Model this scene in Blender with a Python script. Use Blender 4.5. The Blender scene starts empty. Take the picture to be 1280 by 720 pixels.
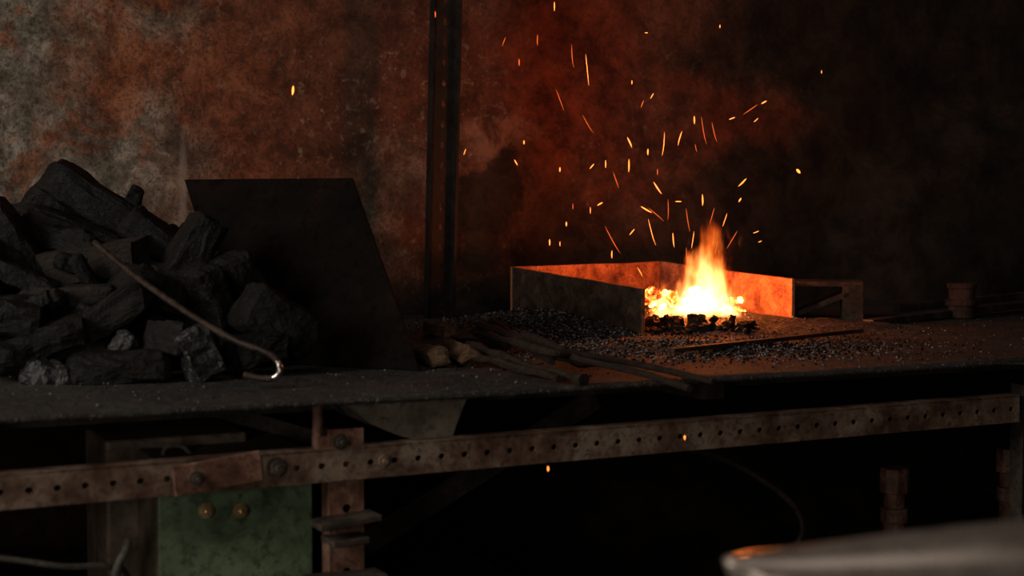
import bpy, bmesh, math, random
from mathutils import Vector, Matrix, noise, Euler
random.seed(7)
F=60/36*1280; CZ=1.18; TZ=0.85
PITCH=math.atan(130/F)
ANG=math.radians(25.4); CA,SA=math.cos(ANG),math.sin(ANG)
VF=2.47; VW=4.0
scene=bpy.context.scene
def ray(px,py):
    v=Vector(((px-640)/F,1,-(py-360)/F)); v.rotate(Euler((-PITCH,0,0))); return v
def at(px,py,y):
    r=ray(px,py); r=r*(y/r.y); return Vector((r.x,r.y,r.z+CZ))
def on(px,py,z=TZ):
    r=ray(px,py); r=r*((z-CZ)/r.z); return Vector((r.x,r.y,z))
def FR(u,v,z): return Vector((u*CA-v*SA,u*SA+v*CA,z))
def onv(px,py,v):
    r=ray(px,py); k=-r.x*SA+r.y*CA; r=r*(v/k); return Vector((r.x,r.y,r.z+CZ))
def wl(px,py):
    p=onv(px,py,VW); return (p.x*CA+p.y*SA, p.z)
# ---------------- materials
class M:
    def __init__(s,name):
        s.m=bpy.data.materials.new(name); s.m.use_nodes=True; s.nt=s.m.node_tree
        s.b=s.nt.nodes['Principled BSDF']; s.out=s.nt.nodes['Material Output']
        s.tc=s.nt.nodes.new('ShaderNodeTexCoord'); s.co=s.tc.outputs['Object']
    def set(s,sock,v):
        if isinstance(v,bpy.types.NodeSocket): s.nt.links.new(v,sock)
        else:
            if hasattr(v,'__len__') and len(v)==3 and sock.type=='RGBA': v=(*v,1)
            sock.default_value=v
    def math(s,op,a,b=0.0,c=None,clamp=False):
        n=s.nt.nodes.new('ShaderNodeMath'); n.operation=op; n.use_clamp=clamp
        s.set(n.inputs[0],a); s.set(n.inputs[1],b)
        if c is not None: s.set(n.inputs[2],c)
        return n.outputs[0]
    def vm(s,op,a,b=(0,0,0)):
        n=s.nt.nodes.new('ShaderNodeVectorMath'); n.operation=op
        s.set(n.inputs[0],a)
        if op=='SCALE': s.set(n.inputs[3],b)
        elif op!='LENGTH': s.set(n.inputs[1],b)
        return n.outputs[1] if op=='LENGTH' else n.outputs[0]
    def noise(s,scale=5,detail=6,rough=.6,dist=0,vec=None,color=False):
        n=s.nt.nodes.new('ShaderNodeTexNoise'); s.set(n.inputs['Vector'],vec or s.co)
        n.inputs['Scale'].default_value=scale; n.inputs['Detail'].default_value=detail
        n.inputs['Roughness'].default_value=rough; n.inputs['Distortion'].default_value=dist
        return n.outputs[1] if color else n.outputs[0]
    def mr(s,v,a,b,c=0,d=1):
        n=s.nt.nodes.new('ShaderNodeMapRange'); n.interpolation_type='SMOOTHSTEP'
        for i,x in enumerate((v,a,b,c,d)): s.set(n.inputs[i],x)
        return n.outputs[0]
    def mix(s,f,a,b,mode='MIX'):
        n=s.nt.nodes.new('ShaderNodeMix'); n.data_type='RGBA'; n.blend_type=mode
        s.set(n.inputs[0],f); s.set(n.inputs[6],a); s.set(n.inputs[7],b); return n.outputs[2]
    def ramp(s,f,st):
        n=s.nt.nodes.new('ShaderNodeValToRGB'); s.set(n.inputs[0],f); e=n.color_ramp.elements
        while len(e)<len(st): e.new(.5)
        for i,(p,c) in enumerate(st): e[i].position=p; e[i].color=(*c,1)
        return n.outputs[0]
    def bump(s,h,strength=.5,dist=.01):
        n=s.nt.nodes.new('ShaderNodeBump'); n.inputs['Strength'].default_value=strength
        n.inputs['Distance'].default_value=dist; s.set(n.inputs['Height'],h)
        s.set(s.b.inputs['Normal'],n.outputs[0])
    def sep(s,v):
        n=s.nt.nodes.new('ShaderNodeSeparateXYZ'); s.set(n.inputs[0],v); return n.outputs
    def fin(s,col,rough=.8,metal=0,spec=None):
        s.set(s.b.inputs['Base Color'],col); s.set(s.b.inputs['Roughness'],rough); s.set(s.b.inputs['Metallic'],metal)
        if spec is not None: s.b.inputs['Specular IOR Level'].default_value=spec
        return s.m
def rusty(name,c1,c2,c3,scale=14,rough=.75,metal=.15,bs=.5,spec=None):
    m=M(name); a=m.noise(scale,8,.68,.3); b=m.noise(scale*6,5,.7)
    col=m.ramp(a,[(.38,c1),(.5,c2),(.62,c3)])
    col=m.mix(m.mr(b,.48,.66,0,.65),col,tuple(x*.35 for x in c1))
    m.bump(m.math('ADD',a,m.math('MULTIPLY',b,.5)),bs,.004)
    return m.fin(col,m.mr(a,.3,.7,rough-.15,rough+.15),metal,spec)
mt_rail=rusty('rail_rust',(.075,.036,.022),(.145,.085,.056),(.23,.165,.12),14,.6,.15)
mt_rust=rusty('rust_red',(.08,.03,.018),(.155,.068,.042),(.26,.14,.095),20,.65,.15)
mt_post=rusty('post_iron',(.008,.006,.0055),(.012,.009,.007),(.022,.013,.010),20,.7,.0,.4,.2)
mt_dark=rusty('dark_iron',(.022,.015,.011),(.038,.026,.019),(.07,.045,.032),16,.65,.15)
mt_plate=rusty('sooty_sheet',(.0035,.0022,.0017),(.006,.0038,.0028),(.011,.0065,.0045),7,.9,.0,.25,.06)
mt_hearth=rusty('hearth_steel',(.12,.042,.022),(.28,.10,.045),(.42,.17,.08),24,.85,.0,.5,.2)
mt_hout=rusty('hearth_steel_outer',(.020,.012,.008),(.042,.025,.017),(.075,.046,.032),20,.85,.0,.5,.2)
mt_brown=rusty('brown_paint',(.075,.05,.034),(.12,.085,.06),(.17,.125,.09),12,.6,.05)
mt_green=rusty('green_paint',(.055,.085,.047),(.12,.18,.098),(.19,.25,.15),9,.5,.0)
mt_brass=rusty('brass',(.45,.32,.16),(.7,.53,.30),(.9,.72,.44),30,.22,.75,.1)
mt_clay=rusty('fire_clay',(.09,.07,.05),(.15,.12,.09),(.22,.18,.135),12,.9,0,.8)
mt_steel=rusty('worn_steel',(.30,.26,.24),(.5,.45,.41),(.7,.65,.6),30,.26,.9,.1)
def hornm():
    m=M('polished_horn'); a=m.noise(14,8,.65); m.bump(a,.08,.002)
    return m.fin(m.ramp(a,[(.35,(.20,.155,.13)),(.65,(.34,.28,.245))]),m.mr(a,.35,.65,.20,.30),.5,1.0)
mt_horn=hornm()
mt_anvil=rusty('anvil_iron',(.16,.12,.10),(.24,.19,.165),(.34,.28,.25),10,.45,.2,.15)
mt_poker=rusty('poker_iron',(.014,.008,.006),(.030,.017,.012),(.06,.036,.026),30,.6,.1,.3,.25)
mt_cable=rusty('cable_rubber',(.05,.042,.033),(.08,.068,.055),(.12,.105,.09),20,.6,0,.2)
def wood(name,c1,c2):
    m=M(name); v=m.vm('MULTIPLY',m.co,(14,90,90)); a=m.noise(1,6,.7,.5,v)
    m.bump(a,.8,.004); return m.fin(m.ramp(a,[(.36,c1),(.62,c2)]),.85,0,.2)
mt_wood=wood('split_wood',(.025,.013,.008),(.11,.062,.035))
mt_stick=wood('scorched_bar',(.009,.006,.0045),(.032,.020,.014))
mt_stump=wood('stump_wood',(.05,.03,.02),(.15,.09,.05))
def charcoal(name,c1,c2,r,spec=.2):
    m=M(name); a=m.noise(9,7,.65,.4); v=m.vm('MULTIPLY',m.co,(40,40,110)); g=m.noise(1,5,.65,.6,v); f=m.noise(90,4,.65)
    col=m.ramp(a,[(.4,c1),(.58,tuple(x*1.6 for x in c1)),(.7,c2)])
    col=m.mix(m.mr(f,.56,.66,0,.4),col,c2)
    m.bump(m.math('ADD',g,m.math('MULTIPLY',f,.8)),.8,.006)
    return m.fin(col,m.mr(a,.35,.65,r,r+.3),0,spec)
mt_coal=charcoal('charcoal',(.0038,.0031,.0027),(.016,.0125,.0105),.5)
mt_coalg=charcoal('charcoal_ashy',(.014,.0105,.0085),(.045,.035,.029),.62)
mt_slag=charcoal('glossy_charcoal',(.012,.0115,.0115),(.065,.062,.062),.22,.6)
# wall
def wallmat():
    m=M('mottled_plaster'); co=m.co
    n1=m.noise(2.6,9,.66,.4); n2=m.noise(9,11,.78,.3); n3=m.noise(40,9,.8); n4=m.noise(130,5,.7); n5=m.noise(5,11,.72,.8); n6=m.noise(16,10,.75,1.2)
    warp=m.vm('SCALE',m.vm('SUBTRACT',m.noise(3.5,9,.68,0,None,True),(.5,.5,.5)),.5)
    cw=m.vm('ADD',co,warp)
    def blob(px,py,rx,ry,src=None,lo=1.25,hi=.35):
        u,z=wl(px,py); k=4.4/F
        d=m.vm('MULTIPLY',m.vm('SUBTRACT',src or cw,(u,0,z)),(1/(rx*k),0,1/(ry*k)))
        return m.mr(m.vm('LENGTH',d),lo,hi,0,1)
    rust=m.ramp(n2,[(.40,(.10,.036,.018)),(.5,(.25,.085,.038)),(.60,(.37,.155,.08))])
    grey=m.ramp(n2,[(.38,(.07,.064,.049)),(.5,(.19,.175,.138)),(.60,(.42,.39,.325))])
    brown=m.ramp(n2,[(.40,(.055,.022,.013)),(.6,(.165,.066,.037))])
    ux=m.sep(co)[0]
    u1,_=wl(430,100); u2,_=wl(150,100)
    base=m.mix(m.mr(m.math('ADD',ux,m.math('MULTIPLY',n1,1.0)),u2+.5,u1+.6,0,1),rust,brown)
    g=m.math('MAXIMUM',blob(60,220,190,130),blob(10,40,100,160))
    g=m.math('MAXIMUM',g,m.math('MULTIPLY',blob(500,230,50,80),.45))
    g=m.math('MAXIMUM',g,m.math('MULTIPLY',blob(150,5,120,30),.7))
    g=m.math('MULTIPLY',g,m.mr(n5,.38,.50,.15,1))
    base=m.mix(g,base,grey)
    dk=m.math('MULTIPLY',m.mr(n6,.53,.62,0,1),.55)
    base=m.mix(dk,base,(.045,.031,.021))
    fl=m.math('MULTIPLY',m.mr(n3,.55,.60,0,1),m.mr(n1,.45,.58,.1,.9))
    base=m.mix(m.math('MULTIPLY',fl,.5),base,(.46,.36,.27))
    base=m.mix(m.mr(n4,.52,.60,0,.55),base,(.03,.021,.015))
    base=m.mix(m.math('MULTIPLY',blob(232,235,6,60,co),.5),base,(.4,.36,.3))
    base=m.mix(m.math('MULTIPLY',blob(615,170,65,38),m.mr(n2,.42,.56,.05,.6)),base,(.30,.18,.12))
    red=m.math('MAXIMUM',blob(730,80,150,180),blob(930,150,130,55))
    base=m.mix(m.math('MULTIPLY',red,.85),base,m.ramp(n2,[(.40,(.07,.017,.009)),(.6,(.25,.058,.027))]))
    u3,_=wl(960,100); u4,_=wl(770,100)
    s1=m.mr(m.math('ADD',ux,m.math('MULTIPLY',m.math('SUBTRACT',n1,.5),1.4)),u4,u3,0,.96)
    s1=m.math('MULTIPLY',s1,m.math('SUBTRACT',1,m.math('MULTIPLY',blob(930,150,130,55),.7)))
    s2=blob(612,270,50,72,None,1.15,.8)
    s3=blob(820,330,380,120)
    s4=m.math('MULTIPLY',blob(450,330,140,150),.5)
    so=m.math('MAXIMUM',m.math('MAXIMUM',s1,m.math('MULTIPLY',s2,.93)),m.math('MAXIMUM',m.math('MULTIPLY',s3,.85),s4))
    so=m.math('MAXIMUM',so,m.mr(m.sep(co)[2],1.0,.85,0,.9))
    dark_tone=m.ramp(n2,[(.4,(.008,.006,.0045)),(.6,(.03,.023,.016))])
    base=m.mix(so,base,dark_tone)  # wall colour gets darker to the right, towards the foot and in patches
    m.bump(m.math('ADD',m.math('ADD',n2,m.math('MULTIPLY',n3,.4)),n1),.8,.03)
    return m.fin(base,.88,0,.2)
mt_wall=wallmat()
def tablemat():
    m=M('ashy_table_plate'); a=m.noise(4,8,.65,.3); b=m.noise(70,6,.75); c=m.noise(200,3,.6)
    col=m.ramp(a,[(.4,(.018,.0145,.0125)),(.6,(.038,.032,.028))])
    col=m.mix(m.mr(b,.5,.62,0,.8),col,(.078,.068,.061)); col=m.mix(m.mr(c,.60,.68,0,.8),col,(.20,.185,.17))
    m.bump(m.math('ADD',b,m.math('MULTIPLY',c,.6)),.9,.005); return m.fin(col,.85,0,.2)
mt_table=tablemat()
def ashmat():
    m=M('forge_ash'); a=m.noise(10,8,.7); b=m.noise(120,5,.75)
    col=m.ramp(a,[(.4,(.016,.014,.012)),(.6,(.050,.043,.038))]); col=m.mix(m.mr(b,.5,.60,0,.8),col,(.16,.145,.135))
    m.bump(m.math('ADD',a,b),1,.010); return m.fin(col,.95,0,.2)
mt_ash=ashmat()
def floormat():
    m=M('dirty_concrete'); a=m.noise(3,8,.65); m.bump(a,.4,.02)
    return m.fin(m.ramp(a,[(.3,(.03,.026,.022)),(.7,(.07,.06,.05))]),.85)
def embermat():
    m=M('glowing_coal'); a=m.noise(24,5,.65,.5)
    col=m.ramp(a,[(.38,(.35,.012,.002)),(.46,(1,.10,.010)),(.55,(1,.30,.05)),(.64,(1,.60,.20))])
    st=m.mr(a,.38,.64,.2,8)
    m.set(m.b.inputs['Emission Color'],col); m.set(m.b.inputs['Emission Strength'],st)
    return m.fin((.03,.02,.015),.9)
mt_ember=embermat()
def sparkmat(name,c,s):
    m=M(name); m.b.inputs['Emission Color'].default_value=(*c,1); m.b.inputs['Emission Strength'].default_value=s
    return m.fin((.5,.1,.02),.8)
mt_spark=sparkmat('spark_glow',(1,.22,.035),3.4); mt_spark2=sparkmat('spark_dim',(1,.13,.015),.9)
# ---------------- mesh utils
def obj(name,bm,mats,parent=None,mw=None,smooth=False):
    me=bpy.data.meshes.new(name); bmesh.ops.recalc_face_normals(bm,faces=bm.faces[:]); bm.to_mesh(me); bm.free()
    for mm in (mats if isinstance(mats,(list,tuple)) else [mats]): me.materials.append(mm)
    if smooth:
        for p in me.polygons: p.use_smooth=True
    o=bpy.data.objects.new(name,me); scene.collection.objects.link(o)
    if mw: o.matrix_world=mw
    if parent: o.parent=parent
    return o
def empty(name):
    e=bpy.data.objects.new(name,None); e.empty_display_size=.05; scene.collection.objects.link(e); return e
def bev(o,w=.002,seg=2):
    b=o.modifiers.new('bevel','BEVEL'); b.width=w; b.segments=seg; b.limit_method='ANGLE'; return o
def box(bm,size,mat=Matrix(),mi=0):
    r=bmesh.ops.create_cube(bm,size=1,matrix=mat@Matrix.Diagonal((*size,1)))
    for f in {f for v in r['verts'] for f in v.link_faces}: f.material_index=mi
    return r['verts']
def cyl(bm,r,h,mat=Matrix(),n=16,r2=None,mi=0):
    q=bmesh.ops.create_cone(bm,cap_ends=True,segments=n,radius1=r,radius2=r if r2 is None else r2,depth=h,matrix=mat)
    for f in {f for v in q['verts'] for f in v.link_faces}: f.material_index=mi
def frame(p0,p1,up=Vector((0,0,1))):
    x=(p1-p0).normalized(); y=up.cross(x).normalized(); z=x.cross(y)
    m=Matrix((x,y,z)).transposed().to_4x4(); m.translation=p0; return m
def tube(bm,pts,rad,n=8,mi=0,flat=1.0):
    pts=[Vector(p) for p in pts]
    if not hasattr(rad,'__len__'): rad=[rad]*len(pts)
    rings=[]; ref=Vector((.13,.21,1)).normalized()
    for i,p in enumerate(pts):
        t=(pts[min(i+1,len(pts)-1)]-pts[max(i-1,0)]).normalized()
        a=t.cross(ref).normalized()
        if a.length<.1: a=t.cross(Vector((1,0,0))).normalized()
        b=t.cross(a)
        rings.append([bm.verts.new(p+(a*math.cos(k*2*math.pi/n)+b*math.sin(k*2*math.pi/n)*flat)*rad[i]) for k in range(n)])
    for i in range(len(rings)-1):
        for k in range(n):
            f=bm.faces.new((rings[i][k],rings[i][(k+1)%n],rings[i+1][(k+1)%n],rings[i+1][k])); f.material_index=mi
    for r in (rings[0],rings[-1]):
        f=bm.faces.new(r); f.material_index=mi
def spline(pts,n=8):
    pts=[Vector(p) for p in pts]; out=[]
    P=[pts[0]*2-pts[1]]+pts+[pts[-1]*2-pts[-2]]
    for i in range(1,len(P)-2):
        for k in range(n):
            t=k/n; a,b,c,d=P[i-1:i+3]
            out.append(.5*((2*b)+(c-a)*t+(2*a-5*b+4*c-d)*t*t+(3*b-a-3*c+d)*t**3))
    out.append(pts[-1]); return out
def chunk(bm,c,size,rot,seed,amp=.06,mi=0,sub=2,jit=.22,smooth=0,fz=.003):
    rs=random.Random(seed); t=bmesh.new()
    for sx in(-.5,.5):
        for sy in(-.5,.5):
            for sz in(-.5,.5):
                t.verts.new((sx*(1-rs.random()*jit*1.6),sy*(1-rs.random()*jit*2),sz*(1-rs.random()*jit*2)))
    for k in range(5):
        v=Vector((rs.uniform(-1,1),rs.uniform(-1,1),rs.uniform(-1,1))).normalized()*.56
        v=Vector([max(-.5,min(.5,q)) for q in v]); t.verts.new(v)
    bmesh.ops.convex_hull(t,input=t.verts[:])
    for v in [v for v in t.verts if not v.link_faces]: t.verts.remove(v)
    for s_ in range(smooth if smooth else 1):
        if sub: bmesh.ops.subdivide_edges(t,edges=t.edges[:],cuts=sub if s_==0 else 1,use_grid_fill=True)
        if smooth:
            bmesh.ops.triangulate(t,faces=t.faces[:])
            bmesh.ops.smooth_vert(t,verts=t.verts[:],factor=.5,use_axis_x=True,use_axis_y=True,use_axis_z=True)
    R=Euler(rot).to_matrix().to_4x4()
    mn=min(size); off=Vector((rs.random()*50,)*3)
    mp={}
    for v in t.verts:
        w=Vector((v.co.x*size[0],v.co.y*size[1],v.co.z*size[2]))
        n=noise.noise_vector(w/mn*1.6+off)*amp*mn*1.3+noise.noise_vector(w/mn*5+off)*amp*mn*.5
        if smooth: n+=noise.noise_vector(w*90+off)*.0022+Vector((0,noise.noise(Vector((w.x*14,w.y*130,w.z*40))-off),noise.noise(Vector((w.x*14,w.y*40,w.z*160))+off)))*fz
        mp[v]=bm.verts.new(Matrix.Translation(c)@R@(w+n))
    for f in t.faces:
        try: g=bm.faces.new([mp[v] for v in f.verts]); g.material_index=mi
        except ValueError: pass
    t.free()
def perf(bm,length,h,pitch,r,mat,th=.004,slot=1.0,flange=.03,flip=1,n=16):
    N=int(length/pitch)
    for i in range(N):
        cx=(i+.5)*pitch; inn=[];out=[]
        for k in range(n):
            a=2*math.pi*(k+.5)/n; dx,dz=math.cos(a),math.sin(a)
            inn.append((cx+dx*r*slot,dz*r))
            s=min(pitch/2/abs(dx),h/2/abs(dz)); out.append([cx+dx*s,dz*s])
        for (sx,sz) in((1,1),(1,-1),(-1,1),(-1,-1)):
            j=min(range(n),key=lambda q:(out[q][0]-cx-sx*pitch/2)**2+(out[q][1]-sz*h/2)**2); out[j]=[cx+sx*pitch/2,sz*h/2]
        L=[]
        for y in(0,th):
            L.append(([bm.verts.new(mat@Vector((x,y,z))) for x,z in inn],[bm.verts.new(mat@Vector((x,y,z))) for x,z in out]))
        for k in range(n):
            q=(k+1)%n
            bm.faces.new((L[0][0][k],L[0][0][q],L[0][1][q],L[0][1][k])); bm.faces.new((L[1][0][k],L[1][1][k],L[1][1][q],L[1][0][q]))
            bm.faces.new((L[0][0][k],L[1][0][k],L[1][0][q],L[0][0][q]))
    bmesh.ops.remove_doubles(bm,verts=bm.verts[:],dist=.0002)
    if flange: box(bm,(N*pitch,flange,th),mat@Matrix.Translation((N*pitch/2,flange/2,flip*(h/2-th/2+.001))))
    box(bm,(N*pitch,th,.001),mat@Matrix.Translation((N*pitch/2,th/2,-flip*h/2)))
def bolt(bm,mat,r=.011,mi=0):
    R=mat@Matrix.Rotation(math.pi/2,4,'X')
    cyl(bm,r*1.35,.003,R@Matrix.Translation((0,0,.0015)),20,None,mi)
    cyl(bm,r,.009,R@Matrix.Translation((0,0,.0075)),6,None,mi)
    cyl(bm,r*.5,.008,R@Matrix.Translation((0,0,.015)),12,r*.42,mi)
RZ=Matrix.Rotation(ANG,4,'Z')
# ---------------- wall, floor
bm=bmesh.new(); NX,NZ=260,100
cu,cz=wl(1235,350)
def sm(t): t=max(0,min(1,t)); return t*t*(3-2*t)
g=[[None]*(NZ+1) for _ in range(NX+1)]
for i in range(NX+1):
    for j in range(NZ+1):
        x=-2.5+9*i/NX; z=3.2*j/NZ
        y=noise.fractal(Vector((x*1.6,3.1,z*1.6)),1,2,5)*.03
        n=noise.fractal(Vector((x*3,7.7,z*3)),1,2,5)
        rr=math.sqrt(((x-cu-.25)/.80)**2+((z-cz)/.52)**2)+n*.20
        y-=.17*sm((1.05-rr)/.3)*(1+.3*n)
        g[i][j]=bm.verts.new((x,y,z))
for i in range(NX):
    for j in range(NZ): bm.faces.new((g[i][j],g[i+1][j],g[i+1][j+1],g[i][j+1]))
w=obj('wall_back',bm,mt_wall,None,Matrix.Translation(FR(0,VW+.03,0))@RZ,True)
so=w.modifiers.new('thick','SOLIDIFY'); so.thickness=.2; so.offset=-1
bpy.context.view_layer.update()
if w.data.polygons[0].normal.y>0: so.offset=1
bm=bmesh.new(); box(bm,(10,8,.1),RZ@Matrix.Translation((2,1.0,-.05))); obj('floor',bm,floormat())
# ---------------- table
tab=empty('forge_table')
bm=bmesh.new(); NU,NV=160,50
u0,u1=-1.6,5.0
g=[]
for i in range(NU+1):
    row=[]
    for j in range(NV+1):
        u=u0+(u1-u0)*i/NU; v=VF+(VW-.0-VF)*j/NV
        if j==0: v+=noise.noise(Vector((u*5,0,0)))*.010+noise.noise(Vector((u*23,4,0)))*.003
        z=TZ+noise.fractal(Vector((u*2,v*2,0)),1,2,4)*.002-(.006*max(0,noise.noise(Vector((u*2.3,9,0)))) if j==0 else 0)
        row.append(bm.verts.new(FR(u,v,z)))
    g.append(row)
for i in range(NU):
    for j in range(NV): bm.faces.new((g[i][j],g[i+1][j],g[i+1][j+1],g[i][j+1]))
top=obj('top',bm,mt_table,tab,None,True)
s=top.modifiers.new('thick','SOLIDIFY'); s.thickness=.009; s.offset=-1
# rail
pA=at(0,616,2.4); pB=at(1270,511,3.19); d=(pB-pA).normalized(); p0=pA-d*.9
mr=frame(p0,pB); Lr=(pB-p0).length+.02
bm=bmesh.new(); perf(bm,Lr,.050,.040,.0048,mr,.004,1.15,.035)
obj('rail_front',bm,mt_rail,tab)
def railpt(px,back=0,up=0):
    r=ray(px,500); n=Vector((-d.y,d.x,0)).normalized(); r.z=0
    t=(p0.xy.dot(n.xy))/(r.xy.dot(n.xy)); P=r*t
    s_=(Vector((P.x,P.y,0))-Vector((p0.x,p0.y,0))).length
    return mr@Vector((s_,back,up))
RR=mr.copy(); RR.translation=(0,0,0)
def rf(px,back=0,up=0): return Matrix.Translation(railpt(px,back,up))@RR
bm=bmesh.new(); box(bm,(.135,.006,.046),rf(270,-.006,.003)@Matrix.Rotation(math.radians(-6),4,'Y'))
bev(obj('splice_plate',bm,mt_rust,tab),.0015)
bm=bmesh.new()
bolt(bm,rf(242,-.009,-.001),.008); bolt(bm,rf(345,0,.004),.012)
bolt(bm,rf(425,.0,.036),.009)
obj('bolts',bm,mt_dark,tab)
bm=bmesh.new(); bolt(bm,rf(477,0,.002),.009); obj('bolt_rusty',bm,mt_rail,tab)
bm=bmesh.new(); a=railpt(402,.02,-.02); tube(bm,[a,a+Vector((0,0,TZ-.012-a.z))],.0085,12)
box(bm,(.05,.03,.02),rf(418,.02,.034)); obj('hanger_rod',bm,mt_rust,tab)
def leg(px,back,name,mat):
    P=railpt(px,back,0); bm=bmesh.new()
    M_=Matrix.Translation((P.x,P.y,0))@RZ@Matrix.Rotation(-math.pi/2,4,'Y')
    perf(bm,TZ-.015,.056,.05,.007,M_,.005,1,.035)
    return P,obj(name,bm,mat,tab)
P,_=leg(436,.012,'leg_1',mt_rust)
bm=bmesh.new()
for z,wd,a in((P.z-.085,.10,5),(P.z-.175,.12,0),(P.z-.115,.06,2)):
    box(bm,(wd,.06,.010),Matrix.Translation((P.x,P.y-.025,z))@RZ@Matrix.Rotation(math.radians(-a),4,'Y'))
bev(obj('leg_brackets',bm,mt_dark,tab),.002)
leg(1300,.012,'leg_2',mt_dark)
bm=bmesh.new(); box(bm,(6.4,.05,.05),Matrix.Translation(FR(1.7,VW-.30,TZ-.045))@RZ)
for u in(-1.2,1.4,4.2): box(bm,(.05,.05,TZ-.06),Matrix.Translation(FR(u,VW-.30,(TZ-.06)/2))@RZ)
for u in(-1.4,.32,1.6,2.6,4.4): box(bm,(.045,VW-VF-.35,.035),Matrix.Translation(FR(u,(VW+VF)/2-.1,TZ-.030))@RZ)
obj('rear_frame',bm,mt_dark,tab)
bm=bmesh.new(); box(bm,(6.4,.04,.035),Matrix.Translation(FR(1.7,VF+.26,TZ-.032))@RZ); obj('edge_bearer',bm,mt_dark,tab)
bm=bmesh.new(); a=onv(440,690,2.95); b=onv(745,497,2.95); M_=frame(a,b); Lb=(b-a).length
box(bm,(Lb,.006,.045),M_@Matrix.Translation((Lb/2,0,0))); 
a=onv(200,492,2.75); b=onv(395,548,2.75); M_=frame(a,b); Lb=(b-a).length; box(bm,(Lb,.006,.025),M_@Matrix.Translation((Lb/2,0,0)))
obj('diagonal_brace',bm,mt_dark,tab)
bm=bmesh.new(); box(bm,(2.2,1.2,.025),Matrix.Translation(FR(.4,VF+.70,.36))@RZ); obj('lower_shelf',bm,mt_dark,tab)
# ---------------- green control box
gb=empty('switch_box')
c0=onv(195,622,VF+.085); uu=c0.x*CA+c0.y*SA
Wd=.250; dp=.20; zb=.373
zt=onv(200,575,VF+.085).z
Mx=Matrix.Translation(FR(uu+Wd/2,VF+.085+dp/2,(zb+zt)/2))@RZ
bm=bmesh.new(); box(bm,(Wd,dp,zt-zb),Mx); bev(obj('body',bm,mt_brown,gb),.006,3)
# taller brown junction housing behind the green box
z2=min(TZ-.04,onv(140,552,VF+.20).z); c2=onv(134,600,VF+.20); u2_=c2.x*CA+c2.y*SA; c3=onv(312,600,VF+.20); u3_=c3.x*CA+c3.y*SA
bm=bmesh.new(); box(bm,(u3_-u2_,.16,z2-zb),Matrix.Translation(FR((u2_+u3_)/2,VF+.29,(zb+z2)/2))@RZ); bev(obj('rear_housing',bm,mt_brown,gb),.006,3)
bm=bmesh.new(); box(bm,(Wd-.004,.006,zt-zb-.04),Matrix.Translation(FR(uu+Wd/2,VF+.083,(zb+zt)/2-.015))@RZ)
bev(obj('door_panel',bm,mt_green,gb),.004,2)
bm=bmesh.new()
for px in(257,300):
    p=onv(px,638,VF+.078); bolt(bm,Matrix.Translation(p)@RZ,.009)
obj('brass_studs',bm,mt_brass,gb)
bm=bmesh.new(); c4=onv(205,574,VF+.12); q=c4.x*CA+c4.y*SA
tube(bm,spline([FR(q,VF+.13,zt-.003),FR(q+.006,VF+.13,zt+.012),FR(q+.03,VF+.13,zt+.012),FR(q+.045,VF+.13,zt-.003)],6),.0035,8); obj('lifting_ring',bm,mt_clay,gb)
bm=bmesh.new(); tube(bm,spline([onv(-60,690,VF+.06),onv(20,700,VF+.05),onv(80,708,VF+.05),onv(135,708,VF+.07),onv(160,722,VF+.1),onv(170,800,VF+.1)],8),.005,10)
tube(bm,spline([onv(160,676,VF+.065),onv(156,690,VF+.055),onv(146,712,VF+.055),onv(142,760,VF+.065),onv(140,830,VF+.07)],8),.007,10); obj('power_cable',bm,mt_cable,None,None,True)
bm=bmesh.new(); tube(bm,spline([onv(860,560,2.7),onv(900,572,2.7),onv(950,598,2.7),onv(992,632,2.7),onv(1003,665,2.7),onv(985,690,2.72),onv(950,720,2.75),onv(930,800,2.8)],8),.006,10); obj('air_hose',bm,mt_dark,None,None,True)
bm=bmesh.new()
for px,py,r in((1118,600,.03),(1262,575,.028)):
    p=onv(px,py,VF+.25)
    cyl(bm,r*.7,p.z+.02,Matrix.Translation((p.x,p.y,(p.z+.02)/2)),16); cyl(bm,r,.05,Matrix.Translation((p.x,p.y,p.z)),8); cyl(bm,r*.9,.03,Matrix.Translation((p.x,p.y,p.z-.07)),16)
bev(obj('pipe_fittings',bm,mt_rust),.003)
def prism(px,v0,v1,name,mat,parent=None):
    bm=bmesh.new(); A=[bm.verts.new(onv(x,y,v0)) for x,y in px]; B=[]
    for a in A:
        q=a.co.copy()+Vector((-SA,CA,0))*(v1-v0); B.append(bm.verts.new(q))
    bm.faces.new(A); bm.faces.new(B[::-1])
    for i in range(len(A)):
        j=(i+1)%len(A); bm.faces.new((A[i],B[i],B[j],A[j]))
    bmesh.ops.triangulate(bm,faces=bm.faces[:]); bmesh.ops.subdivide_edges(bm,edges=bm.edges[:],cuts=3,use_grid_fill=True)
    for v in bm.verts: v.co+=noise.noise_vector(v.co*18)*.0035
    for v in bm.verts: v.co.z=min(v.co.z,TZ-.013)
    return bev(obj(name,bm,mat,parent),.003)
prism([(432,486),(588,486),(583,500),(566,548),(548,557),(500,545),(462,530),(440,512)],VF+.04,VF+.18,'fireclay_block',mt_clay)
# ---------------- leaning sheet
BR=on(525,465)+Vector((0,0,.002)); BL=on(300,452)+Vector((0,0,.002)); TR=at(440,222,3.30); TL=at(230,224,3.42)
bm=bmesh.new(); n=(BL-BR).cross(TR-BR).normalized()
if n.y<0: n=-n
q=[BR,BL,TL,TR]; A=[bm.verts.new(p) for p in q]; B=[bm.verts.new(p+n*.008) for p in q]
bm.faces.new(A); bm.faces.new(B[::-1])
for i in range(4): bm.faces.new((A[i],A[(i+1)%4],B[(i+1)%4],B[i]))
bev(obj('sheet_metal_plate',bm,mt_plate),.0015)
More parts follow.
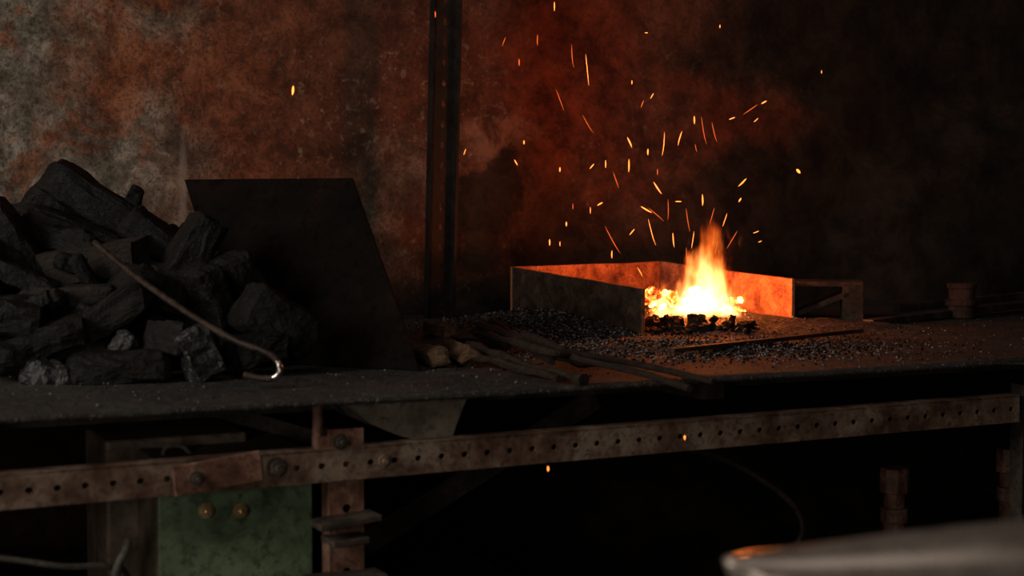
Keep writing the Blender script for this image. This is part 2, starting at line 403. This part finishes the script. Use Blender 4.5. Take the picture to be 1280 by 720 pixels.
# ---------------- vertical post
pb=on(551,398); v_=-pb.x*SA+pb.y*CA; v_=min(v_,VW-.06); pb=onv(549,400,v_); pb.z=TZ; ptp=onv(559,-60,v_-.02); dd=(ptp-pb).normalized()
Ltp=(3.1-TZ)/dd.z
xax=dd; zax=Vector((-CA,-SA,0)); yax=zax.cross(xax).normalized(); zax=xax.cross(yax)
Mp=Matrix((xax,yax,zax)).transposed().to_4x4(); Mp.translation=pb
bm=bmesh.new(); perf(bm,Ltp,.058,.05,.006,Mp,.006,1.6,.03,1)
box(bm,(Ltp,.025,.007),Mp@Matrix.Translation((Ltp/2,-.01,-.030)))
obj('steel_angle_post',bm,mt_post)
# ---------------- ash heap
fc=at(868,400,3.98); FX,FY=fc.x,fc.y
def hh(x,y):
    def ga(cx,cy,rx,ry,h): return h*math.exp(-((x-cx)/rx)**2-((y-cy)/ry)**2)
    L=on(700,405); R=on(1020,410); C=on(840,435)
    z=ga(FX,FY,.16,.2,.035)+ga(L.x,L.y,.22,.28,.04)+ga(R.x,R.y,.22,.16,.022)+ga(C.x,C.y,.3,.12,.012)
    z+= noise.fractal(Vector((x*12,y*12,0)),1,2,4)*.006*min(1,z/.01)
    return TZ-.004+z
bm=bmesh.new(); N1=150
x0,x1,y0,y1=-.35,1.2,3.15,4.45; g=[]
for i in range(N1+1):
    g.append([])
    for j in range(N1+1):
        x=x0+(x1-x0)*i/N1; y=y0+(y1-y0)*j/N1
        vv=-x*SA+y*CA
        g[i].append(bm.verts.new((x,y,hh(x,y))) if vv<VW-.06 else None)
for i in range(N1):
    for j in range(N1):
        q=[g[i][j],g[i+1][j],g[i+1][j+1],g[i][j+1]]
        if all(q): bm.faces.new(q)
obj('ash_heap',bm,mt_ash,None,None,True)
def pebble(bm,c,r,rs,mi=0):
    vs=[bm.verts.new(c+Vector(p)*r*rs.uniform(.6,1.2)) for p in((1,0,0),(-1,0,0),(0,1,0),(0,-1,0),(0,0,.8),(0,0,-.8))]
    for a in((0,2,4),(2,1,4),(1,3,4),(3,0,4),(2,0,5),(1,2,5),(3,1,5),(0,3,5)): f=bm.faces.new([vs[k] for k in a]); f.material_index=mi
m_=M('pale_clinker'); mt_pale=m_.fin(m_.ramp(m_.noise(80,2),[(.3,(.07,.062,.057)),(.7,(.28,.255,.24))]),.8,0,.2)
bm=bmesh.new(); rs=random.Random(3)
for k in range(8500):
    if rs.random()<.62:
        px=rs.gauss(700,85); py=rs.gauss(408,18)
    else: px=rs.gauss(930,110); py=rs.gauss(424,9)
    if not(370<py<470) : continue
    p=on(px,py,TZ+.015); 
    if -p.x*SA+p.y*CA>VW-.1: continue
    r=rs.choice((.0013,.0018,.0025,.0038)); p.z=max(TZ,hh(p.x,p.y))+r*.4
    pebble(bm,p,r,rs,1 if rs.random()<.38 else 0)
for k in range(1800):
    p=FR(rs.uniform(.2,3.2),rs.uniform(VF+.02,VF+.9),TZ+.002); r=rs.choice((.001,.0015,.0022)); p.z+=r*.3
    pebble(bm,p,r,rs,1 if rs.random()<.4 else 0)
obj('coal_gravel',bm,[mt_coal,mt_pale])
# ---------------- hearth box
hb=empty('hearth_box')
def panel(a,b,th,name,mats):
    bm=bmesh.new(); N=10; vs={}
    for k in range(N+1):
        t=k/N; p=a.lerp(b,t); wob=noise.noise(p*14)*.002
        for q,(z,o) in enumerate(((p.z+wob,0),(TZ+.001,0),(TZ+.001,1),(p.z+wob,1))):
            vs[k,q]=bm.verts.new(Vector((p.x,p.y,z))+th*o)
    for k in range(N):
        for q in range(4):
            f=bm.faces.new((vs[k,q],vs[k+1,q],vs[k+1,(q+1)%4],vs[k,(q+1)%4])); f.material_index=0 if q!=0 else 1
    bm.faces.new([vs[0,q] for q in range(4)]); bm.faces.new([vs[N,q] for q in range(4)][::-1])
    return bev(obj(name,bm,mats,hb),.0015)
A1=at(802,361,3.70); B1=at(640,334,4.15); C1=at(825,327,4.40); D1=at(990,349,3.95)
def perpd(a,b,s):
    e=(b-a); return Vector((-e.y,e.x,0)).normalized()*s
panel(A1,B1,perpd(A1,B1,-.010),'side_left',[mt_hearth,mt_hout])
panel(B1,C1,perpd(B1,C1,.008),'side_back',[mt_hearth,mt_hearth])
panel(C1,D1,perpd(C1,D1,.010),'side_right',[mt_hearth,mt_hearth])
bm=bmesh.new(); c=on(1035,405); 
Mc=Matrix.Translation((c.x,c.y,TZ+.002))@Matrix.Rotation(math.radians(-8),4,'Z')
cw,ch,cd=.165,.092,.10
box(bm,(cw,cd,.010),Mc@Matrix.Translation((0,cd/2,.005))); box(bm,(cw,cd,.012),Mc@Matrix.Translation((0,cd/2,ch)))
box(bm,(.012,cd,ch),Mc@Matrix.Translation((-cw/2+.006,cd/2,ch/2))); box(bm,(.05,cd,ch),Mc@Matrix.Translation((cw/2-.025,cd/2,ch/2)))
box(bm,(.13,cd,.012),Mc@Matrix.Translation((-.01,cd/2,ch*.5))@Matrix.Rotation(math.radians(-22),4,'Y'))
bev(obj('steel_channel_offcut',bm,mt_hout),.002)
def bar(a,b,w_,h_,name,mat):
    bm=bmesh.new(); M_=frame(a,b); L_=(b-a).length; box(bm,(L_,w_,h_),M_@Matrix.Translation((L_/2,0,0))); return bev(obj(name,bm,mat),.0015)
bar(on(838,446)+Vector((0,0,.012)),on(1075,421)+Vector((0,0,.014)),.02,.008,'flat_iron_bar',mt_hout)
bar(on(1085,408)+Vector((0,0,.008)),on(1330,384)+Vector((0,0,.02)),.03,.016,'flat_iron_bar',mt_dark)
bar(on(1120,396)+Vector((0,0,.02)),on(1330,378)+Vector((0,0,.03)),.02,.02,'square_iron_bar',mt_dark)
# ---------------- fire
bm=bmesh.new(); rs=random.Random(11)
for k in range(120):
    px=rs.uniform(805,932); py=rs.uniform(366,412)
    t=(px-868)/62; p=at(px,py+ (t*t)*6-(8 if px<835 else 0),3.86+ (410-py)*.006)
    s=rs.uniform(.010,.026)
    chunk(bm,p,(s*1.2,s,s*.9),(rs.random()*6,rs.random()*6,rs.random()*6),k+400,.15,0,1)
obj('glowing_embers',bm,mt_ember)
bm=bmesh.new()
for k in range(75):
    px=rs.uniform(808,945); py=rs.uniform(402,420)
    if rs.random()<.3: px=rs.uniform(812,845); py-=4
    p=at(px,py,3.80-(py-400)*.004); s=rs.uniform(.010,.026)
    if 860<px<900: p.z+=.006
    p.z=max(p.z,TZ+.005)
    chunk(bm,p,(s*1.3,s,s*.8),(rs.random()*6,rs.random()*6,rs.random()*6),k+700,.15,0,1)
obj('forge_coals',bm,mt_coal)
# flame volume
bm=bmesh.new(); box(bm,(.36,.20,.38),Matrix.Translation((0,0,.19)))
fl=M('flame'); nt=fl.nt; nt.nodes.remove(fl.b); fb=at(868,412,3.90)
co=fl.co; z=fl.sep(co)[2]
warp=fl.vm('SUBTRACT',fl.noise(13,3,.55,0,fl.vm('MULTIPLY',co,(1,1,.5)),True),(.5,.5,.5))
w2=fl.vm('SUBTRACT',fl.noise(42,2,.55,0,fl.vm('MULTIPLY',co,(1,1,.32)),True),(.5,.5,.5))
amp=fl.math('ADD',.03,fl.math('MULTIPLY',z,.6))
p_=fl.vm('ADD',fl.vm('ADD',co,fl.vm('SCALE',warp,amp)),fl.vm('SCALE',w2,fl.math('MULTIPLY',amp,.8)))
val=None
for (cx,cy,wd,H,lean) in((.022,0,.078,.275,.03),(-.012,-.01,.05,.24,.10),(.062,.0,.060,.22,-.08),(-.085,-.01,.035,.12,.1),(.0,.02,.115,.10,0),(.09,0,.03,.14,0),(-.045,0,.035,.17,.2)):
    q=fl.sep(fl.vm('SUBTRACT',p_,(cx,cy,0)))
    qx=fl.math('SUBTRACT',q[0],fl.math('MULTIPLY',q[2],lean))
    r2=fl.math('DIVIDE',fl.math('ADD',fl.math('MULTIPLY',qx,qx),fl.math('MULTIPLY',q[1],q[1])),wd*wd)
    v=fl.math('SUBTRACT',fl.math('SUBTRACT',1,fl.math('DIVIDE',q[2],H)),r2)
    val=v if val is None else fl.math('MAXIMUM',val,v)
dens=fl.mr(val,0,.75,0,1)
em=nt.nodes.new('ShaderNodeEmission')
fl.set(em.inputs[0],fl.ramp(dens,[(0,(1,.08,.006)),(.35,(1,.20,.022)),(.75,(1,.45,.14))]))
fl.set(em.inputs[1],fl.math('MULTIPLY',fl.math('POWER',dens,1.35),110))
nt.links.new(em.outputs[0],fl.out.inputs['Volume']); fl.m.cycles.volume_step_rate=.5 if hasattr(fl.m.cycles,'volume_step_rate') else 1
fo=obj('flame',bm,fl.m,None,Matrix.Translation(fb))
def light(name,kind,loc,energy,col,size=.1,target=None,sy=None):
    l=bpy.data.lights.new(name,kind); l.energy=energy; l.color=col
    if kind=='AREA':
        l.size=size
        if sy: l.shape='RECTANGLE'; l.size_y=sy
    elif kind=='POINT': l.shadow_soft_size=size
    o=bpy.data.objects.new(name,l); o.location=loc; scene.collection.objects.link(o)
    if target: o.rotation_euler=(Vector(target)-Vector(loc)).to_track_quat('-Z','Y').to_euler()
    return o
light('fire_light','POINT',fb+Vector((.01,-.0,.075)),7,(1,.19,.024),.035)
light('flame_light','POINT',fb+Vector((.02,-.0,.20)),4,(1,.17,.022),.04)
# sparks
sp=[(366,113,12,5),(544,18,8,0),(630,52,12,20),(649,78,9,0),(672,50,14,0),(716,70,30,-5),(734,87,40,-5),(735,155,26,-30),(790,103,5,0),(808,41,4,90),(787,178,14,-25),(803,130,10,20),(815,120,8,30),
(900,33,4,0),(1027,90,4,0),(998,214,7,-40),(581,190,8,20),(645,203,8,-30),(700,125,28,-20),(757,205,10,0),(740,208,8,40),(786,207,16,0),(850,173,18,15),(829,180,30,5),(880,163,36,-10),(893,165,26,-15),(868,150,10,0),
(938,137,22,55),(945,150,8,50),(915,148,8,70),(928,228,14,45),(822,235,18,-35),(835,262,26,0),(848,252,8,90),(820,268,26,-50),(808,262,16,-60),(815,290,34,-15),(790,290,10,40),(716,258,8,0),(738,263,8,0),(708,280,6,0),(750,255,8,60),
(687,303,8,0),(700,305,6,0),(766,300,40,-30),(765,318,10,0),(860,275,30,-10),(866,300,22,10),(890,270,22,15),(906,275,18,20),(915,300,26,30),(945,290,8,70),(950,302,5,70),(856,547,5,0),(685,586,5,0),(1078,449,6,0),
(770,225,22,-20),(810,190,8,0),(822,215,8,0),(870,185,10,-15),(693,8,12,0),(700,212,6,0),(655,178,5,0),(842,300,18,-5),(878,250,14,0),(858,320,22,0),(895,310,20,15),(925,250,6,30),(800,340,14,-30),(955,128,8,60)]
bm=bmesh.new(); rs=random.Random(5)
for (px,py,L_,a) in sp:
    dpt=rs.uniform(3.4,3.8); c=at(px,py,dpt)
    if py>500: c=onv(px,py,VF-.06)
    h=L_*dpt/F/2; r=rs.choice((.0008,.0011,.0015))
    if L_>18: r=.0008
    if (px,py)in((366,113),(998,214)): r=.0028
    mi=1 if (L_>18 and rs.random()<.65) or rs.random()<.25 else 0
    a=math.radians(a); dv=Vector((math.sin(a),rs.uniform(-.3,.3),math.cos(a)))
    cv=Vector((dv.z,0,-dv.x))*h*.06*rs.uniform(-1,1)
    h=max(h,r)
    tube(bm,[c-dv*h,c-dv*h*.5+cv,c+cv,c+dv*h*.6+cv*.5,c+dv*h],[r*.15,r*.8,r,r*.8,r*.15],6,mi)
obj('fire_sparks',bm,[mt_spark,mt_spark2])
# ---------------- charcoal pile
def PH(x,y):
    cx,cy=-.86,3.36
    r=((x-cx)/.50)**2+((y-cy)/.58)**2
    return max(0,.32*(1-r)**.9) if r<1 else 0
bm=bmesh.new(); rs=random.Random(21); k=0
while k<260:
    x=rs.uniform(-1.55,-.42); y=rs.uniform(2.85,3.85); h=PH(x,y)
    if h<=.0 : continue
    k+=1; s=rs.uniform(.035,.075); tilt=1.3 if rs.random()<.35 else .5
    chunk(bm,Vector((x,y,TZ+max(s*.35,h*rs.uniform(.55,1)-.03))),(s*rs.uniform(1.4,2.8),s*rs.uniform(.8,1.2),s*rs.uniform(.5,.8)),(rs.uniform(-tilt,tilt),rs.uniform(-tilt,tilt),rs.random()*6),k,.10,0 if rs.random()<.88 else 1,2,.14,2)
def big(px,py,y,w_,d_,h_,roll,yaw,tilt,seed,mi=0,amp=.07):
    chunk(bm,at(px,py,y),(w_*1.05,d_*1.05,h_*1.05),(math.radians(tilt),math.radians(roll),math.radians(yaw)),seed,amp,mi,3,.07,2,.005)
big(128,258,3.30,.26,.13,.075,33,10,0,1001)
big(66,252,3.40,.17,.14,.09,-52,10,0,1002)
big(95,290,3.22,.18,.12,.055,20,10,0,1102)
chunk(bm,at(118,327,3.10),(.18,.12,.062),(math.radians(4),math.radians(-8),math.radians(-4)),1003,.04,1,4,.05)
big(84,372,3.00,.17,.10,.042,-3,8,0,1004,1)
big(122,404,2.93,.21,.09,.055,-34,10,0,1005)
big(150,458,2.84,.17,.10,.052,-3,12,0,1006)
big(52,466,2.82,.065,.06,.04,10,20,0,1007,2,.15)
big(88,470,2.81,.045,.05,.03,10,20,0,1017,2,.15)
big(235,322,3.1,.16,.11,.065,-58,20,0,1008)
big(262,375,3.02,.13,.10,.05,65,40,0,1009)
big(298,350,3.08,.11,.10,.06,60,40,0,1109)
big(347,402,2.97,.14,.11,.085,32,25,0,1010)
big(320,435,2.92,.10,.10,.05,-10,25,0,1110)
big(225,430,2.88,.10,.10,.06,20,55,0,1011)
big(248,442,2.84,.09,.05,.06,65,30,0,1012,2)
big(16,305,3.1,.18,.14,.07,58,10,0,1013)
big(10,395,2.9,.13,.12,.06,10,10,0,1014)
big(15,445,2.86,.10,.12,.05,0,30,0,1015)
big(30,348,3.0,.13,.12,.035,25,10,0,1018)
big(190,365,3.03,.13,.10,.06,30,40,0,1016)
big(195,300,3.2,.13,.1,.06,40,0,0,1020)
big(60,425,2.88,.13,.1,.05,-20,20,0,1031)
big(150,430,2.86,.05,.05,.02,-55,30,0,1021,2,.1)
obj('charcoal_pile',bm,[mt_coal,mt_coalg,mt_slag])
# ---------------- poker
bm=bmesh.new()
pts=spline([at(118,303,2.98),at(165,342,2.91),at(215,378,2.84),at(262,408,2.78),at(300,428,2.755),at(328,438,2.74),at(344,448,2.735),at(350,460,2.73),at(345,471,2.73),at(328,473,2.735),at(305,468,2.74)],8)
tube(bm,pts,[.0055]*len(pts),12,0)
q0=at(341,455,2.735)
for f in bm.faces:
    c=f.calc_center_median()
    if c.x>q0.x and c.z<q0.z+.006: f.material_index=1
obj('fire_poker',bm,[mt_poker,mt_steel],None,None,True)
# ---------------- firewood
def log(px0,py0,px1,py1,dz,r,seed,bm):
    a=on(px0,py0)+Vector((0,0,dz)); b=on(px1,py1)+Vector((0,0,dz)); L_=(b-a).length; c=(a+b)/2
    e=(b-a); yaw=math.atan2(e.y,e.x)
    chunk(bm,c,(L_,r*2,r*1.7),(random.Random(seed).random(),0,yaw),seed,.10,0,4,.1)
bm=bmesh.new()
log(505,447,552,462,.020,.018,51,bm); log(530,436,592,462,.020,.018,52,bm); log(545,430,640,440,.018,.016,53,bm); log(515,432,560,440,.018,.014,54,bm); log(535,440,565,448,.050,.014,57,bm)
obj('firewood',bm,mt_wood)
def stick(P_,r,bm,seed):
    pts=spline(P_,8)
    tube(bm,[p+noise.noise_vector(p*9)*.006 for p in pts],[r*(.85+.5*noise.noise(p*30)) for p in pts],7)
bm=bmesh.new()
def g_(px,py,dz): return on(px,py,TZ+dz)
stick([g_(583,430,.03),g_(640,450,.022),g_(700,468,.012),g_(730,475,.009)],.010,bm,1)
stick([g_(600,408,.04),g_(650,424,.03),g_(705,446,.02),g_(745,456,.012)],.011,bm,2)
stick([g_(560,410,.03),g_(610,420,.03),g_(690,440,.03)],.009,bm,3)
stick([g_(590,446,.02),g_(640,458,.016),g_(700,474,.009)],.008,bm,4)
stick([g_(615,400,.04),g_(660,432,.03),g_(690,452,.02)],.008,bm,5)
obj('scorched_sticks',bm,mt_stick)
tg=empty('blacksmith_tongs')
bm=bmesh.new()
tube(bm,spline([g_(655,418,.045),g_(690,432,.045),g_(722,448,.035),g_(800,466,.018),g_(862,486,.010)],8),[.008]*8+[.007]*8+[.0055]*17,8)
obj('rein_lower',bm,mt_stick,tg)
bm=bmesh.new()
tube(bm,spline([g_(645,428,.045),g_(685,440,.045),g_(725,443,.04),g_(810,458,.02),g_(892,477,.010)],8),[.008]*8+[.007]*8+[.0055]*17,8)
obj('rein_upper',bm,mt_stick,tg)
bm=bmesh.new(); p=g_(703,441,.042); cyl(bm,.010,.022,Matrix.Translation(p),14); obj('rivet',bm,mt_stick,tg)
bm=bmesh.new(); c=on(1202,398)
for r,z0,z1 in((.032,0,.085),(.040,.03,.045),(.036,.072,.085)): cyl(bm,r,z1-z0,Matrix.Translation((c.x,c.y,TZ+(z0+z1)/2+.002)),20)
mt_stub=rusty('stub_rust',(.02,.009,.006),(.04,.018,.012),(.06,.03,.02),20,.8,0,.4,.2)
bev(obj('rusty_pipe_stub',bm,mt_stub),.002)
# ---------------- anvil
an=empty('anvil'); a0=at(905,703,1.30)
yaw=math.radians(8)
e=Vector((math.cos(yaw),math.sin(yaw),0)); nn=Vector((-e.y,e.x,0))
a0=Vector((a0.x,a0.y,0))
ZT=at(915,690,1.30).z
MA=Matrix((e,nn,Vector((0,0,1)))).transposed().to_4x4(); MA.translation=a0
bm=bmesh.new(); rings=[]; n=32
prof=((0,.003,0),(.006,.012,.001),(.025,.021,.003),(.06,.030,.006),(.12,.042,.012),(.19,.052,.018),(.27,.060,.023),(.30,.061,.024))
for s_,r,dz in prof:
    rings.append([bm.verts.new(MA@Vector((s_,math.cos(2*math.pi*k/n)*r,ZT-.004+dz-r*.85+math.sin(2*math.pi*k/n)*r*.85))) for k in range(n)])
for i in range(len(rings)-1):
    for k in range(n): bm.faces.new((rings[i][k],rings[i][(k+1)%n],rings[i+1][(k+1)%n],rings[i+1][k]))
bm.faces.new(rings[0]); bm.faces.new(rings[-1])
obj('horn',bm,mt_horn,an,None,True)
bm=bmesh.new()
box(bm,(.42,.12,.090),MA@Matrix.Translation((.50,0,ZT+.020-.045)))
bev(obj('face',bm,mt_anvil,an),.008,3)
bm=bmesh.new()
prof=[(-.06,.16,.055),(-.12,.12,.045),(-.18,.10,.042),(-.23,.15,.07),(-.26,.19,.10),(-.30,.20,.105)]
R_=[]
for z_,l,w_ in prof: R_.append([bm.verts.new(MA@Vector((.48+a*l,b*w_,ZT+z_))) for a,b in((-1,-1),(1,-1),(1,1),(-1,1))])
for i in range(len(R_)-1):
    for k in range(4): bm.faces.new((R_[i][k],R_[i][(k+1)%4],R_[i+1][(k+1)%4],R_[i+1][k]))
bm.faces.new(R_[0]); bm.faces.new(R_[-1]); bev(obj('waist_and_feet',bm,mt_anvil,an),.006,2)
bm=bmesh.new(); hz=ZT-.30; cyl(bm,.25,hz,MA@Matrix.Translation((.48,0,hz/2)),32,.23); bev(obj('anvil_stump',bm,mt_stump),.01,2)
# ---------------- lights
light('window_light','AREA',(-2.7,.9,2.1),62,(1,.93,.82),1.0,FR(.9,VW,1.25),1.3)
light('front_left_fill','AREA',(-1.0,-1.9,1.3),20,(1,.92,.80),.8,(-.45,2.7,.62),1.0)  # unseen fill lamp, added to light the under-table front and the horn
light('skylight','AREA',(.2,1.0,3.1),6,(1,.9,.8),1.4,(.1,3.0,.8))
wd=bpy.data.worlds.new('World'); scene.world=wd; wd.use_nodes=True
wd.node_tree.nodes['Background'].inputs[0].default_value=(1,.78,.62,1); wd.node_tree.nodes['Background'].inputs[1].default_value=.014
# ---------------- camera
cd=bpy.data.cameras.new('camera'); cam=bpy.data.objects.new('camera',cd); scene.collection.objects.link(cam)
cam.location=(0,0,CZ); cam.rotation_euler=(math.pi/2-PITCH,0,0); cd.lens=60; cd.sensor_width=36
cd.dof.use_dof=True; cd.dof.focus_distance=3.5; cd.dof.aperture_fstop=3.8; cd.clip_start=.05
scene.camera=cam
scene.view_settings.view_transform='Standard'
